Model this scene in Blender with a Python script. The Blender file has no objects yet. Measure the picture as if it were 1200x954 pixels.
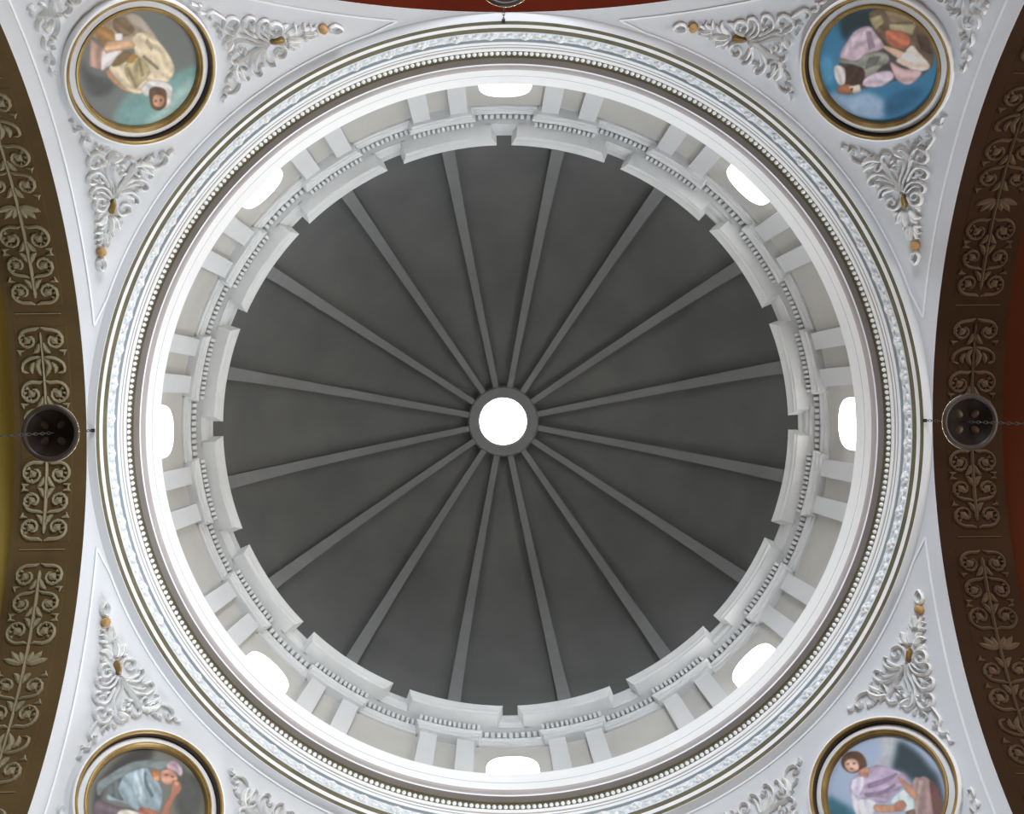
import bpy, math, random
import numpy as np
from math import sin, cos, pi, radians, sqrt
from mathutils import Matrix, Vector
random.seed(7)
A = 5.0            # metres per unit: half the width of the crossing
B = .992           # the crossing is a little narrower one way
HC = 2.597         # arch crown above the lens, in units
ZS = HC - 1        # springing of arches and pendentives
ZF = 1.5           # lens height above the floor in metres
S2 = sqrt(2)
scene = bpy.context.scene
COL = scene.collection

# light levels
LP = (1000, 160, 2150, 2400)                  # the four added arm lights, watts
WINP = (43, 39, 23, 16, 11, 11, 14, 28)       # drum windows, brightest on the sunny side
OCP = 10
PGAIN = {'cream': 1.2, 'blue': 1.6, 'grey': 1.1, 'mauve': 1.3}

# ---------------------------------------------------------------- camera
def rotm(rx, ry, rz):
    return Matrix.Rotation(rz, 3, 'Z') @ Matrix.Rotation(ry, 3, 'Y') @ Matrix.Rotation(rx, 3, 'X')
R = rotm(.001, -.0211, -.0111)
cam = bpy.data.cameras.new('camera')
cam.sensor_width = 36
cam.lens = 1287.9 / 1200 * 36
cam.clip_end = 200
camo = bpy.data.objects.new('camera', cam)
COL.objects.link(camo)
M = (Matrix(((1, 0, 0), (0, -1, 0), (0, 0, -1))) @ R).transposed().to_4x4()
M.translation = Vector((-.0567 * A, -.0616 * A, ZF))
camo.matrix_world = M
scene.camera = camo

# ---------------------------------------------------------------- world, lights, exposure
scene.view_settings.view_transform = 'Standard'
scene.view_settings.look = 'None'
scene.view_settings.exposure = 0
scene.view_settings.gamma = 1
world = bpy.data.worlds.new('sky'); scene.world = world
world.use_nodes = True
world.node_tree.nodes['Background'].inputs[0].default_value = (.75, .86, 1, 1)
world.node_tree.nodes['Background'].inputs[1].default_value = 1.5

def area(name, loc, target, sx, sy, power, col):
    l = bpy.data.lights.new(name, 'AREA'); l.shape = 'RECTANGLE'; l.size = sx; l.size_y = sy
    l.energy = power; l.color = col
    o = bpy.data.objects.new(name, l); COL.objects.link(o)
    o.location = loc
    o.rotation_euler = (Vector(target) - Vector(loc)).to_track_quat('-Z', 'Y').to_euler()
# added area lights at the arm ends, no windows built there
area('arm_fill_light', (13.2, 0, 7.5), (0, 0, 10), 5, 5.5, LP[0], (1, .94, .84))
area('arm_fill_light', (-13.2, 0, 5.6), (0, 0, 7.5), 5, 5.5, LP[1], (.66, .83, 1))
area('arm_fill_light', (3.0, 13.2, 8.6), (-3, 0, 10), 4, 5, LP[2], (.80, .90, 1))
area('arm_fill_light', (1.0, -13.2, 8.6), (-.5, 0, 10), 5, 5, LP[3], (.84, .92, 1))
# sky light coming down from the lantern over the oculus

# ---------------------------------------------------------------- helpers
def lin(c):
    return tuple((x / 255 / 12.92 if x / 255 <= .04045 else ((x / 255 + .055) / 1.055) ** 2.4) for x in c)

def mat(name, col, rough=.8, metal=0, var=.06, scale=3, bump=0, col2=None, detail=6, spec=.3):
    m = bpy.data.materials.new(name); m.use_nodes = True
    nt = m.node_tree; b = nt.nodes['Principled BSDF']
    b.inputs['Roughness'].default_value = rough
    b.inputs['Metallic'].default_value = metal
    b.inputs['Specular IOR Level'].default_value = spec
    g = nt.nodes.new('ShaderNodeNewGeometry')
    n = nt.nodes.new('ShaderNodeTexNoise'); n.inputs['Scale'].default_value = scale; n.inputs['Detail'].default_value = detail
    nt.links.new(g.outputs['Position'], n.inputs['Vector'])
    r = nt.nodes.new('ShaderNodeValToRGB')
    c2 = col2 or tuple(x * (1 - 2 * var) for x in col)
    r.color_ramp.elements[0].position = .3; r.color_ramp.elements[1].position = .7
    r.color_ramp.elements[0].color = (*c2, 1); r.color_ramp.elements[1].color = (*col, 1)
    nt.links.new(n.outputs['Fac'], r.inputs['Fac'])
    nt.links.new(r.outputs['Color'], b.inputs['Base Color'])
    if bump:
        n2 = nt.nodes.new('ShaderNodeTexNoise'); n2.inputs['Scale'].default_value = scale * 8
        nt.links.new(g.outputs['Position'], n2.inputs['Vector'])
        bp = nt.nodes.new('ShaderNodeBump'); bp.inputs['Strength'].default_value = bump; bp.inputs['Distance'].default_value = .02
        nt.links.new(n2.outputs['Fac'], bp.inputs['Height']); nt.links.new(bp.outputs['Normal'], b.inputs['Normal'])
    return m

def W(p):
    return (A * p[0], A * B * p[1], A * p[2] + ZF)

def mk(name, vs, fs, m, parent=None, origin=None, smooth=False, kind=None, world_space=False, weld=False):
    """one mesh object; vs in unit space; origin in unit space"""
    o3 = Vector(W(origin)) if origin is not None else Vector((0, 0, 0))
    P = [Vector(v) - o3 for v in vs] if world_space else [Vector(W(v)) - o3 for v in vs]
    me = bpy.data.meshes.new(name)
    me.from_pydata(P, [], fs)
    me.materials.append(m)
    if smooth: me.polygons.foreach_set('use_smooth', [True] * len(me.polygons))
    o = bpy.data.objects.new(name, me); COL.objects.link(o)
    o.location = o3
    if parent:
        o.parent = parent
        # roots and parts are never rotated, so the parent's place is the sum up the chain
        q, s = parent, Vector((0, 0, 0))
        while q: s += q.location; q = q.parent
        o.location = o3 - s
    if kind: o['kind'] = kind
    return o

def empty(name, at, parent=None):
    o = bpy.data.objects.new(name, None); COL.objects.link(o); o.empty_display_size = .2
    o.location = W(at)
    if parent:
        q, s = parent, Vector((0, 0, 0))
        while q: s += q.location; q = q.parent
        o.location = Vector(W(at)) - s
    return o

def tag(o, label, cat, group=None, kind=None):
    o['label'] = label; o['category'] = cat
    if group: o['group'] = group
    if kind: o['kind'] = kind
    return o

def pol(r, th, z): return (r * cos(th), r * sin(th), z)

def lathe(profile, n=240, t0=0, t1=2 * pi):
    """profile [(r,z)] swept around the dome axis"""
    full = abs(t1 - t0 - 2 * pi) < 1e-6
    k = n if full else n + 1
    vs, fs = [], []
    for i in range(k):
        th = t0 + (t1 - t0) * i / n
        vs += [pol(r, th, z) for r, z in profile]
    m = len(profile)
    for i in range(n):
        a, b = i * m, ((i + 1) % k) * m
        for j in range(m - 1):
            fs.append((a + j, a + j + 1, b + j + 1, b + j))
    return vs, fs

def block(profile, rb, t0, t1, n=8):
    """moulded block between two angles: each profile point (r,z,e) also runs e units further along at both ends;
    closed at the back at radius rb"""
    vs, fs = [], []
    prof = [(rb, profile[0][1], profile[0][2])] + list(profile) + [(rb, profile[-1][1], profile[-1][2])]
    m = len(prof)
    for i in range(n + 1):
        for r, z, e in prof:
            d = e / .93
            th = t0 - d + (t1 - t0 + 2 * d) * i / n
            vs.append(pol(r, th, z))
    for i in range(n):
        a, b = i * m, (i + 1) * m
        for j in range(m - 1): fs.append((a + j, a + j + 1, b + j + 1, b + j))
        fs.append((a + m - 1, a, b, b + m - 1))
    fs.append(tuple(range(m))[::-1]); fs.append(tuple(range(n * m, n * m + m)))
    return vs, fs

def box_at(c, ax, ay, az, h):
    """box by centre, three axes and half sizes; returns verts, faces"""
    vs = []
    for i in (-1, 1):
        for j in (-1, 1):
            for k in (-1, 1):
                vs.append(tuple(c[q] + i * h[0] * ax[q] + j * h[1] * ay[q] + k * h[2] * az[q] for q in range(3)))
    return vs, [(0, 1, 3, 2), (4, 6, 7, 5), (0, 4, 5, 1), (2, 3, 7, 6), (0, 2, 6, 4), (1, 5, 7, 3)]

def join(parts):
    vs, fs = [], []
    for v, f in parts:
        b = len(vs); vs += v; fs += [tuple(i + b for i in q) for q in f]
    return vs, fs

def spline(pts, step):
    """Catmull-Rom through the points"""
    if len(pts) < 2: return list(pts)
    P = [np.array(p, float) for p in pts]
    closed = np.allclose(P[0], P[-1]) and len(P) > 3
    if closed: Q = [P[-2]] + P + [P[1]]
    else: Q = [2 * P[0] - P[1]] + P + [2 * P[-1] - P[-2]]
    out = []
    for i in range(1, len(Q) - 2):
        L = np.linalg.norm(Q[i + 1] - Q[i]); n = max(1, int(round(L / step)))
        for k in range(n):
            t = k / n
            out.append(.5 * (2 * Q[i] + (Q[i + 1] - Q[i - 1]) * t + (2 * Q[i - 1] - 5 * Q[i] + 4 * Q[i + 1] - Q[i + 2]) * t * t
                             + (3 * Q[i] - Q[i - 1] - 3 * Q[i + 1] + Q[i + 2]) * t ** 3))
    out.append(P[-1])
    return out

def stroke(pts, w, h, fmap, step, kind='scroll'):
    """raised stucco stroke along flat points (s,t in units of length), mapped to the surface by fmap(s,t,height)"""
    C = spline(pts, step); n = len(C)
    vs, fs = [], []
    for i, c in enumerate(C):
        a = C[min(i + 1, n - 1)] - C[max(i - 1, 0)]
        a = a / (np.linalg.norm(a) + 1e-9); nrm = np.array((-a[1], a[0]))
        u = i / max(n - 1, 1)
        if kind == 'leaf': ww = w * (.35 + 1.1 * sin(pi * min(1, .12 + u * .88)) ** .8)
        elif kind == 'scroll': ww = w * (1.05 - .25 * u)
        elif kind == 'drop': ww = w
        else: ww = w * (.55 + .6 * u)
        if kind != 'drop' and (i == 0 or i == n - 1): ww *= .4; hh = h * .6
        else: hh = h
        for k, kh in ((-1, -.15), (-.72, .55), (0, 1), (.72, .55), (1, -.15)):
            q = c + nrm * ww * k
            vs.append(fmap(q[0], q[1], hh * kh))
    for i in range(n - 1):
        a, b = i * 5, i * 5 + 5
        for j in range(4): fs.append((a + j, a + j + 1, b + j + 1, b + j))
    fs.append((0, 1, 2, 3, 4)); e = (n - 1) * 5; fs.append((e, e + 4, e + 3, e + 2, e + 1))
    return vs, fs

def knob(c, r, h, fmap, n=12):
    vs, fs = [], []
    for j, (rr, hh) in enumerate(((1, -.1), (1, .35), (.8, .8), (.4, 1))):
        for i in range(n):
            a = 2 * pi * i / n
            vs.append(fmap(c[0] + r * rr * cos(a), c[1] + r * rr * sin(a), h * hh))
    for j in range(3):
        for i in range(n):
            fs.append((j * n + i, j * n + (i + 1) % n, (j + 1) * n + (i + 1) % n, (j + 1) * n + i))
    fs.append(tuple(range(3 * n, 4 * n)))
    return vs, fs

# ---------------------------------------------------------------- materials
m_white = mat('white_plaster', (.85, .85, .85), var=.03, scale=.7, bump=.05)
m_pend = mat('pendentive_plaster', (.70, .715, .74), var=.05, scale=.5, bump=.05)
m_line = mat('white_line_paint', (.86, .88, .9), var=.02)
m_stucco = mat('stucco', (.86, .86, .85), var=.04, scale=2, bump=.1)
m_drum = mat('drum_plaster', (.47, .46, .43), var=.05, scale=1.2, bump=.05)
m_pil = mat('pilaster_plaster', (.58, .59, .60), var=.03, scale=1)
m_ent = mat('entablature_plaster', (.60, .61, .615), var=.05, scale=2)
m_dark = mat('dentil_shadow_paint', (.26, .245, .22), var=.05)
m_dome = mat('dome_grey_plaster', (.140, .141, .136), var=.10, scale=.8, detail=8, bump=.05, col2=(.103, .106, .105))
m_rib = mat('rib_grey_plaster', (.205, .21, .211), var=.06, scale=1.2)
m_gold = mat('old_gold_paint', (.36, .25, .085), rough=.42, metal=.35, var=.15, scale=6, col2=(.24, .14, .045))
m_olive = mat('dull_gold_paint', (.165, .145, .085), rough=.6, metal=.2, var=.15, scale=4)
m_frieze = mat('pale_blue_paint', (.66, .72, .77), var=.03, scale=2)
m_mauve = mat('mauve_grey_paint', (.46, .42, .41), var=.05, scale=2)
m_taupe = mat('taupe_paint', (.30, .265, .245), var=.06, scale=2)
m_grey = mat('grey_shade_paint', (.32, .36, .39), var=.05, scale=2)  # tone for shade painted into the ring's underside and grooves
m_boss = mat('ochre_boss_paint', (.50, .30, .12), rough=.5, var=.1, scale=10)
m_floor = mat('stone_floor', (.14, .12, .10), rough=.5, var=.1, scale=1)
m_armwall = mat('arm_wall_plaster', (.62, .58, .5), var=.05, scale=1)
m_bronze = mat('dark_bronze', (.018, .011, .008), rough=.6, metal=0, spec=.08, var=.2, scale=8)
m_bronze2 = mat('bronze_rim', (.05, .038, .03), rough=.45, metal=0, var=.15, scale=8)
m_brass = mat('brass_wire', (.8, .68, .45), rough=.25, metal=.9, var=.05)
m_chain = mat('iron_chain', (.07, .065, .055), rough=.6, metal=.2, var=.2, scale=20)
m_deep = mat('near_black_recess', (.045, .028, .014), rough=.5, var=.1)
m_black = mat('black_iron', (.02, .02, .02), rough=.5, metal=.4)

def soffit_mats(name, base, orn, vault):
    return (mat(name + '_ground', base, rough=.9, var=.12, scale=1.5, spec=.05), mat(name + '_relief', orn, rough=.9, var=.08, scale=2, spec=.05),
            mat(name + '_vault', vault, rough=.9, var=.08, scale=1, spec=.05))
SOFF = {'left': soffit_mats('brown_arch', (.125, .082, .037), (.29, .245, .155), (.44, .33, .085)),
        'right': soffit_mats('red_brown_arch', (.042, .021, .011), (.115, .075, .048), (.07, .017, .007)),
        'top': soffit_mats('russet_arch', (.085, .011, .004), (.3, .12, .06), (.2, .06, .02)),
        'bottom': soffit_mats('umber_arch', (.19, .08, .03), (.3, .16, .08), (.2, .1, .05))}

def emis(name, col, st):
    m = bpy.data.materials.new(name); m.use_nodes = True
    b = m.node_tree.nodes['Principled BSDF']
    b.inputs['Base Color'].default_value = (.8, .8, .8, 1)
    b.inputs['Emission Color'].default_value = (*col, 1); b.inputs['Emission Strength'].default_value = st
    return m

# ---- traced ornament (azimuth, elevation in degrees on the pendentive sphere) and painted figures
HORN=[('drop',0.00348,[(22.17,43.39),(23.04,43.46),(23.69,43.1),(23.71,42.8),(23.18,42.67),(22.66,42.8),(22.17,43.39)]),
('boss',0.00696,[(24.46,42.59)]),
('leaf',0.00402,[(26.96,42.11),(26.18,42.43),(25.29,42.7)]),
('leaf',0.00321,[(27.13,42.36),(26.53,42.76),(25.9,42.82),(25.38,42.94)]),
('leaf',0.00321,[(26.87,41.87),(26.1,41.9),(25.71,41.79),(25.64,41.48)]),
('leaf',0.00268,[(26.34,42.06),(25.59,42.13),(25.25,42.1),(25.04,41.83)]),
('leaf',0.00295,[(27.4,42.66),(27.13,42.86),(26.76,42.9)]),
('leaf',0.00321,[(26.92,41.85),(26.55,41.59),(26.3,41.24)]),
('leaf',0.00482,[(29.11,41.85),(28.15,42.38),(26.95,42.58)]),
('leaf',0.00455,[(29.14,42.08),(28.85,42.6),(28.27,42.93),(28.17,43.37)]),
('leaf',0.00482,[(28.93,41.51),(28.07,41.51),(27.59,41.3),(27.41,40.83)]),
('leaf',0.00348,[(28.18,41.67),(27.39,41.67),(26.92,41.36)]),
('leaf',0.00321,[(29.33,42.51),(29.32,42.87),(28.83,43.14)]),
('knot',0.00589,[(29.43,41.74),(29.97,41.56),(30.62,41.36),(31.05,41.22)]),
('scroll',0.00375,[(31.19,41.4),(30.3,41.82),(29.8,42.42),(30.0,42.95),(30.75,43.2),(31.35,42.89),(31.28,42.45),(30.76,42.32),(30.46,42.55),(30.64,42.78)]),
('scroll',0.00375,[(30.72,40.96),(29.87,41.07),(29.24,40.94),(28.91,40.47),(29.22,40.0),(29.87,39.82),(30.44,40.07),(30.48,40.56),(30.06,40.79),(29.71,40.59),(29.8,40.35)]),
('leaf',0.00348,[(29.14,40.98),(28.64,40.64),(28.06,40.74)]),
('scroll',0.00348,[(31.49,41.43),(32.23,41.67),(32.83,42.22),(32.97,42.89),(32.62,43.31),(32.06,43.41),(31.99,43.07)]),
('scroll',0.00321,[(31.82,41.34),(32.2,41.78),(32.89,42.19),(33.14,42.81)]),
('leaf',0.00321,[(32.05,41.28),(32.28,42.05),(32.38,42.84),(32.03,43.1)]),
('scroll',0.00375,[(31.99,41.36),(33.48,41.49),(34.86,42.18),(35.08,43.04),(34.68,43.47),(34.07,43.37),(33.97,42.94),(34.37,42.91)]),
('scroll',0.00321,[(32.26,41.19),(33.41,41.73),(34.19,42.3),(34.32,42.77)]),
('leaf',0.00295,[(34.0,42.66),(33.52,42.84),(33.38,43.01)]),
('stem',0.00348,[(31.37,41.44),(32.97,41.21),(34.45,41.33),(35.73,41.19),(36.37,40.96),(36.42,40.5),(36.0,40.19),(35.61,40.3)]),
('stem',0.00268,[(31.84,41.17),(34.0,41.13),(35.31,41.04),(35.86,41.02)]),
('stem',0.00321,[(31.42,41.33),(32.74,40.78),(33.43,40.15),(34.07,39.63),(34.75,39.48),(34.95,39.8),(34.69,40.04)]),
('stem',0.00375,[(31.29,41.17),(32.41,40.55),(33.07,39.71),(33.76,39.11),(34.65,38.75),(35.41,38.71),(35.86,38.99),(35.89,39.4)]),
('scroll',0.00321,[(31.13,41.13),(31.69,40.47),(31.71,39.75),(31.15,39.2),(30.47,39.05),(30.0,39.37),(30.17,39.69),(30.64,39.63)]),
('scroll',0.00268,[(30.92,41.03),(31.2,40.19),(31.05,39.65),(30.63,39.44)]),
('scroll',0.00348,[(32.08,40.29),(32.73,39.47),(32.96,38.74),(32.43,38.19),(31.68,38.12),(31.26,38.49),(31.5,38.89),(32.02,38.89),(31.96,38.57)]),
('leaf',0.00295,[(32.26,39.69),(32.06,39.28),(32.29,39.07),(32.64,39.1)]),
('scroll',0.00348,[(34.04,38.97),(34.73,38.24),(34.81,37.57),(34.1,37.18),(33.3,37.29),(32.92,37.84),(33.32,38.25),(33.95,38.24),(34.13,37.83),(33.59,37.8)]),
('leaf',0.00295,[(34.01,38.93),(33.95,38.55),(33.34,38.44)]),
('leaf',0.00268,[(34.74,38.7),(34.43,38.5),(34.07,38.38)]),
('scroll',0.00268,[(34.07,37.14),(34.42,36.34),(34.8,35.74),(35.43,35.67),(35.69,36.05),(35.45,36.29),(35.19,36.12)]),
('leaf',0.00241,[(35.46,35.56),(35.94,35.17),(35.86,34.86),(35.49,34.56),(35.22,34.69)]),
('leaf',0.00187,[(35.64,34.53),(36.12,33.94),(35.89,33.66)]),
('leaf',0.00268,[(36.0,38.33),(35.74,38.11),(35.35,38.11)]),
('scroll',0.00241,[(35.77,37.62),(35.29,37.67),(35.11,37.31),(35.34,36.97),(35.66,37.05)]),
('leaf',0.00536,[(35.99,41.16),(36.75,41.73),(37.14,42.5),(36.94,43.05)]),
('scroll',0.00295,[(35.71,41.31),(35.26,41.76),(35.22,42.1),(35.64,42.16),(35.87,41.87)]),
('leaf',0.00348,[(35.95,41.72),(36.3,42.4),(36.32,43.1),(35.72,43.09)]),
('leaf',0.00295,[(36.47,41.66),(36.36,42.16),(36.71,42.51)]),
('scroll',0.00295,[(37.06,42.87),(37.76,43.26),(38.66,43.38),(39.33,43.14),(39.45,42.69),(38.97,42.52),(38.63,42.78),(38.91,42.9)]),
('leaf',0.00268,[(39.51,43.17),(40.09,43.06),(40.44,43.3),(40.32,43.61)]),
('leaf',0.00268,[(38.23,42.33),(38.45,42.04),(38.18,41.92)]),
('leaf',0.00268,[(38.2,41.79),(37.64,41.89),(37.31,41.64)]),
('leaf',0.00268,[(37.19,41.37),(36.84,41.46),(36.45,41.35)]),
('leaf',0.00268,[(35.11,40.67),(35.27,40.16),(34.88,39.94)]),
('leaf',0.00268,[(34.7,40.67),(34.73,40.23),(34.21,40.18)]),
('leaf',0.00268,[(34.7,40.98),(34.35,40.74),(34.0,40.5)]),
('leaf',0.00536,[(36.15,39.68),(35.4,39.45),(34.74,39.17)])]
CORNER=[('leaf',0.00187,[(38.59,30.07),(38.8,29.61),(39.14,29.29)]),
('leaf',0.00164,[(38.82,30.05),(39.18,29.94)]),
('leaf',0.00257,[(39.21,29.03),(39.46,28.63),(39.84,28.55)]),
('scroll',0.00234,[(39.4,29.25),(39.88,29.17),(40.19,28.78),(40.29,28.54)]),
('scroll',0.00234,[(40.54,28.37),(40.88,28.42),(41.14,28.03),(40.94,27.82),(40.67,27.96),(40.72,28.18)]),
('leaf',0.00257,[(40.19,28.09),(40.41,27.55),(41.07,27.07)]),
('leaf',0.00257,[(41.89,27.98),(41.49,27.93),(41.45,27.61)]),
('leaf',0.00702,[(41.44,27.04),(41.97,26.97),(42.4,26.79)]),
('scroll',0.00304,[(41.06,26.51),(41.34,26.05),(41.77,25.78),(42.21,25.83)]),
('scroll',0.00328,[(41.75,27.71),(42.29,27.64),(42.81,27.33),(43.13,26.92),(43.05,26.41)]),
('leaf',0.00257,[(41.58,26.55),(42.0,26.57),(42.24,26.4)]),
('leaf',0.00257,[(42.09,26.77),(42.46,26.74),(42.77,26.75)]),
('leaf',0.00257,[(41.51,26.79),(41.81,27.01),(42.16,27.18)]),
('scroll',0.00281,[(41.89,24.57),(42.2,24.44),(42.57,24.58)]),
('scroll',0.00257,[(41.66,25.23),(41.94,24.89),(42.5,24.92)]),
('scroll',0.00328,[(41.98,25.47),(42.44,25.71),(42.99,25.61),(43.26,25.27),(43.13,24.92),(42.87,24.96)]),
('scroll',0.00304,[(42.27,26.05),(42.8,26.15),(43.39,25.82),(43.99,25.41)]),
('stem',0.00351,[(42.93,26.61),(43.47,26.22),(43.8,25.73),(44.33,25.24)]),
('scroll',0.00304,[(44.42,25.74),(44.14,26.29),(44.0,26.76)]),
('scroll',0.00328,[(43.93,27.06),(44.43,27.19),(44.85,26.99),(44.81,26.64),(44.5,26.64)]),
('leaf',0.00281,[(45.04,27.02),(45.32,27.14),(45.69,27.09)]),
('leaf',0.00234,[(43.6,27.36),(43.82,27.55)]),
('leaf',0.00351,[(43.4,26.67),(43.59,27.08),(43.85,27.13)])]
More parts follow.
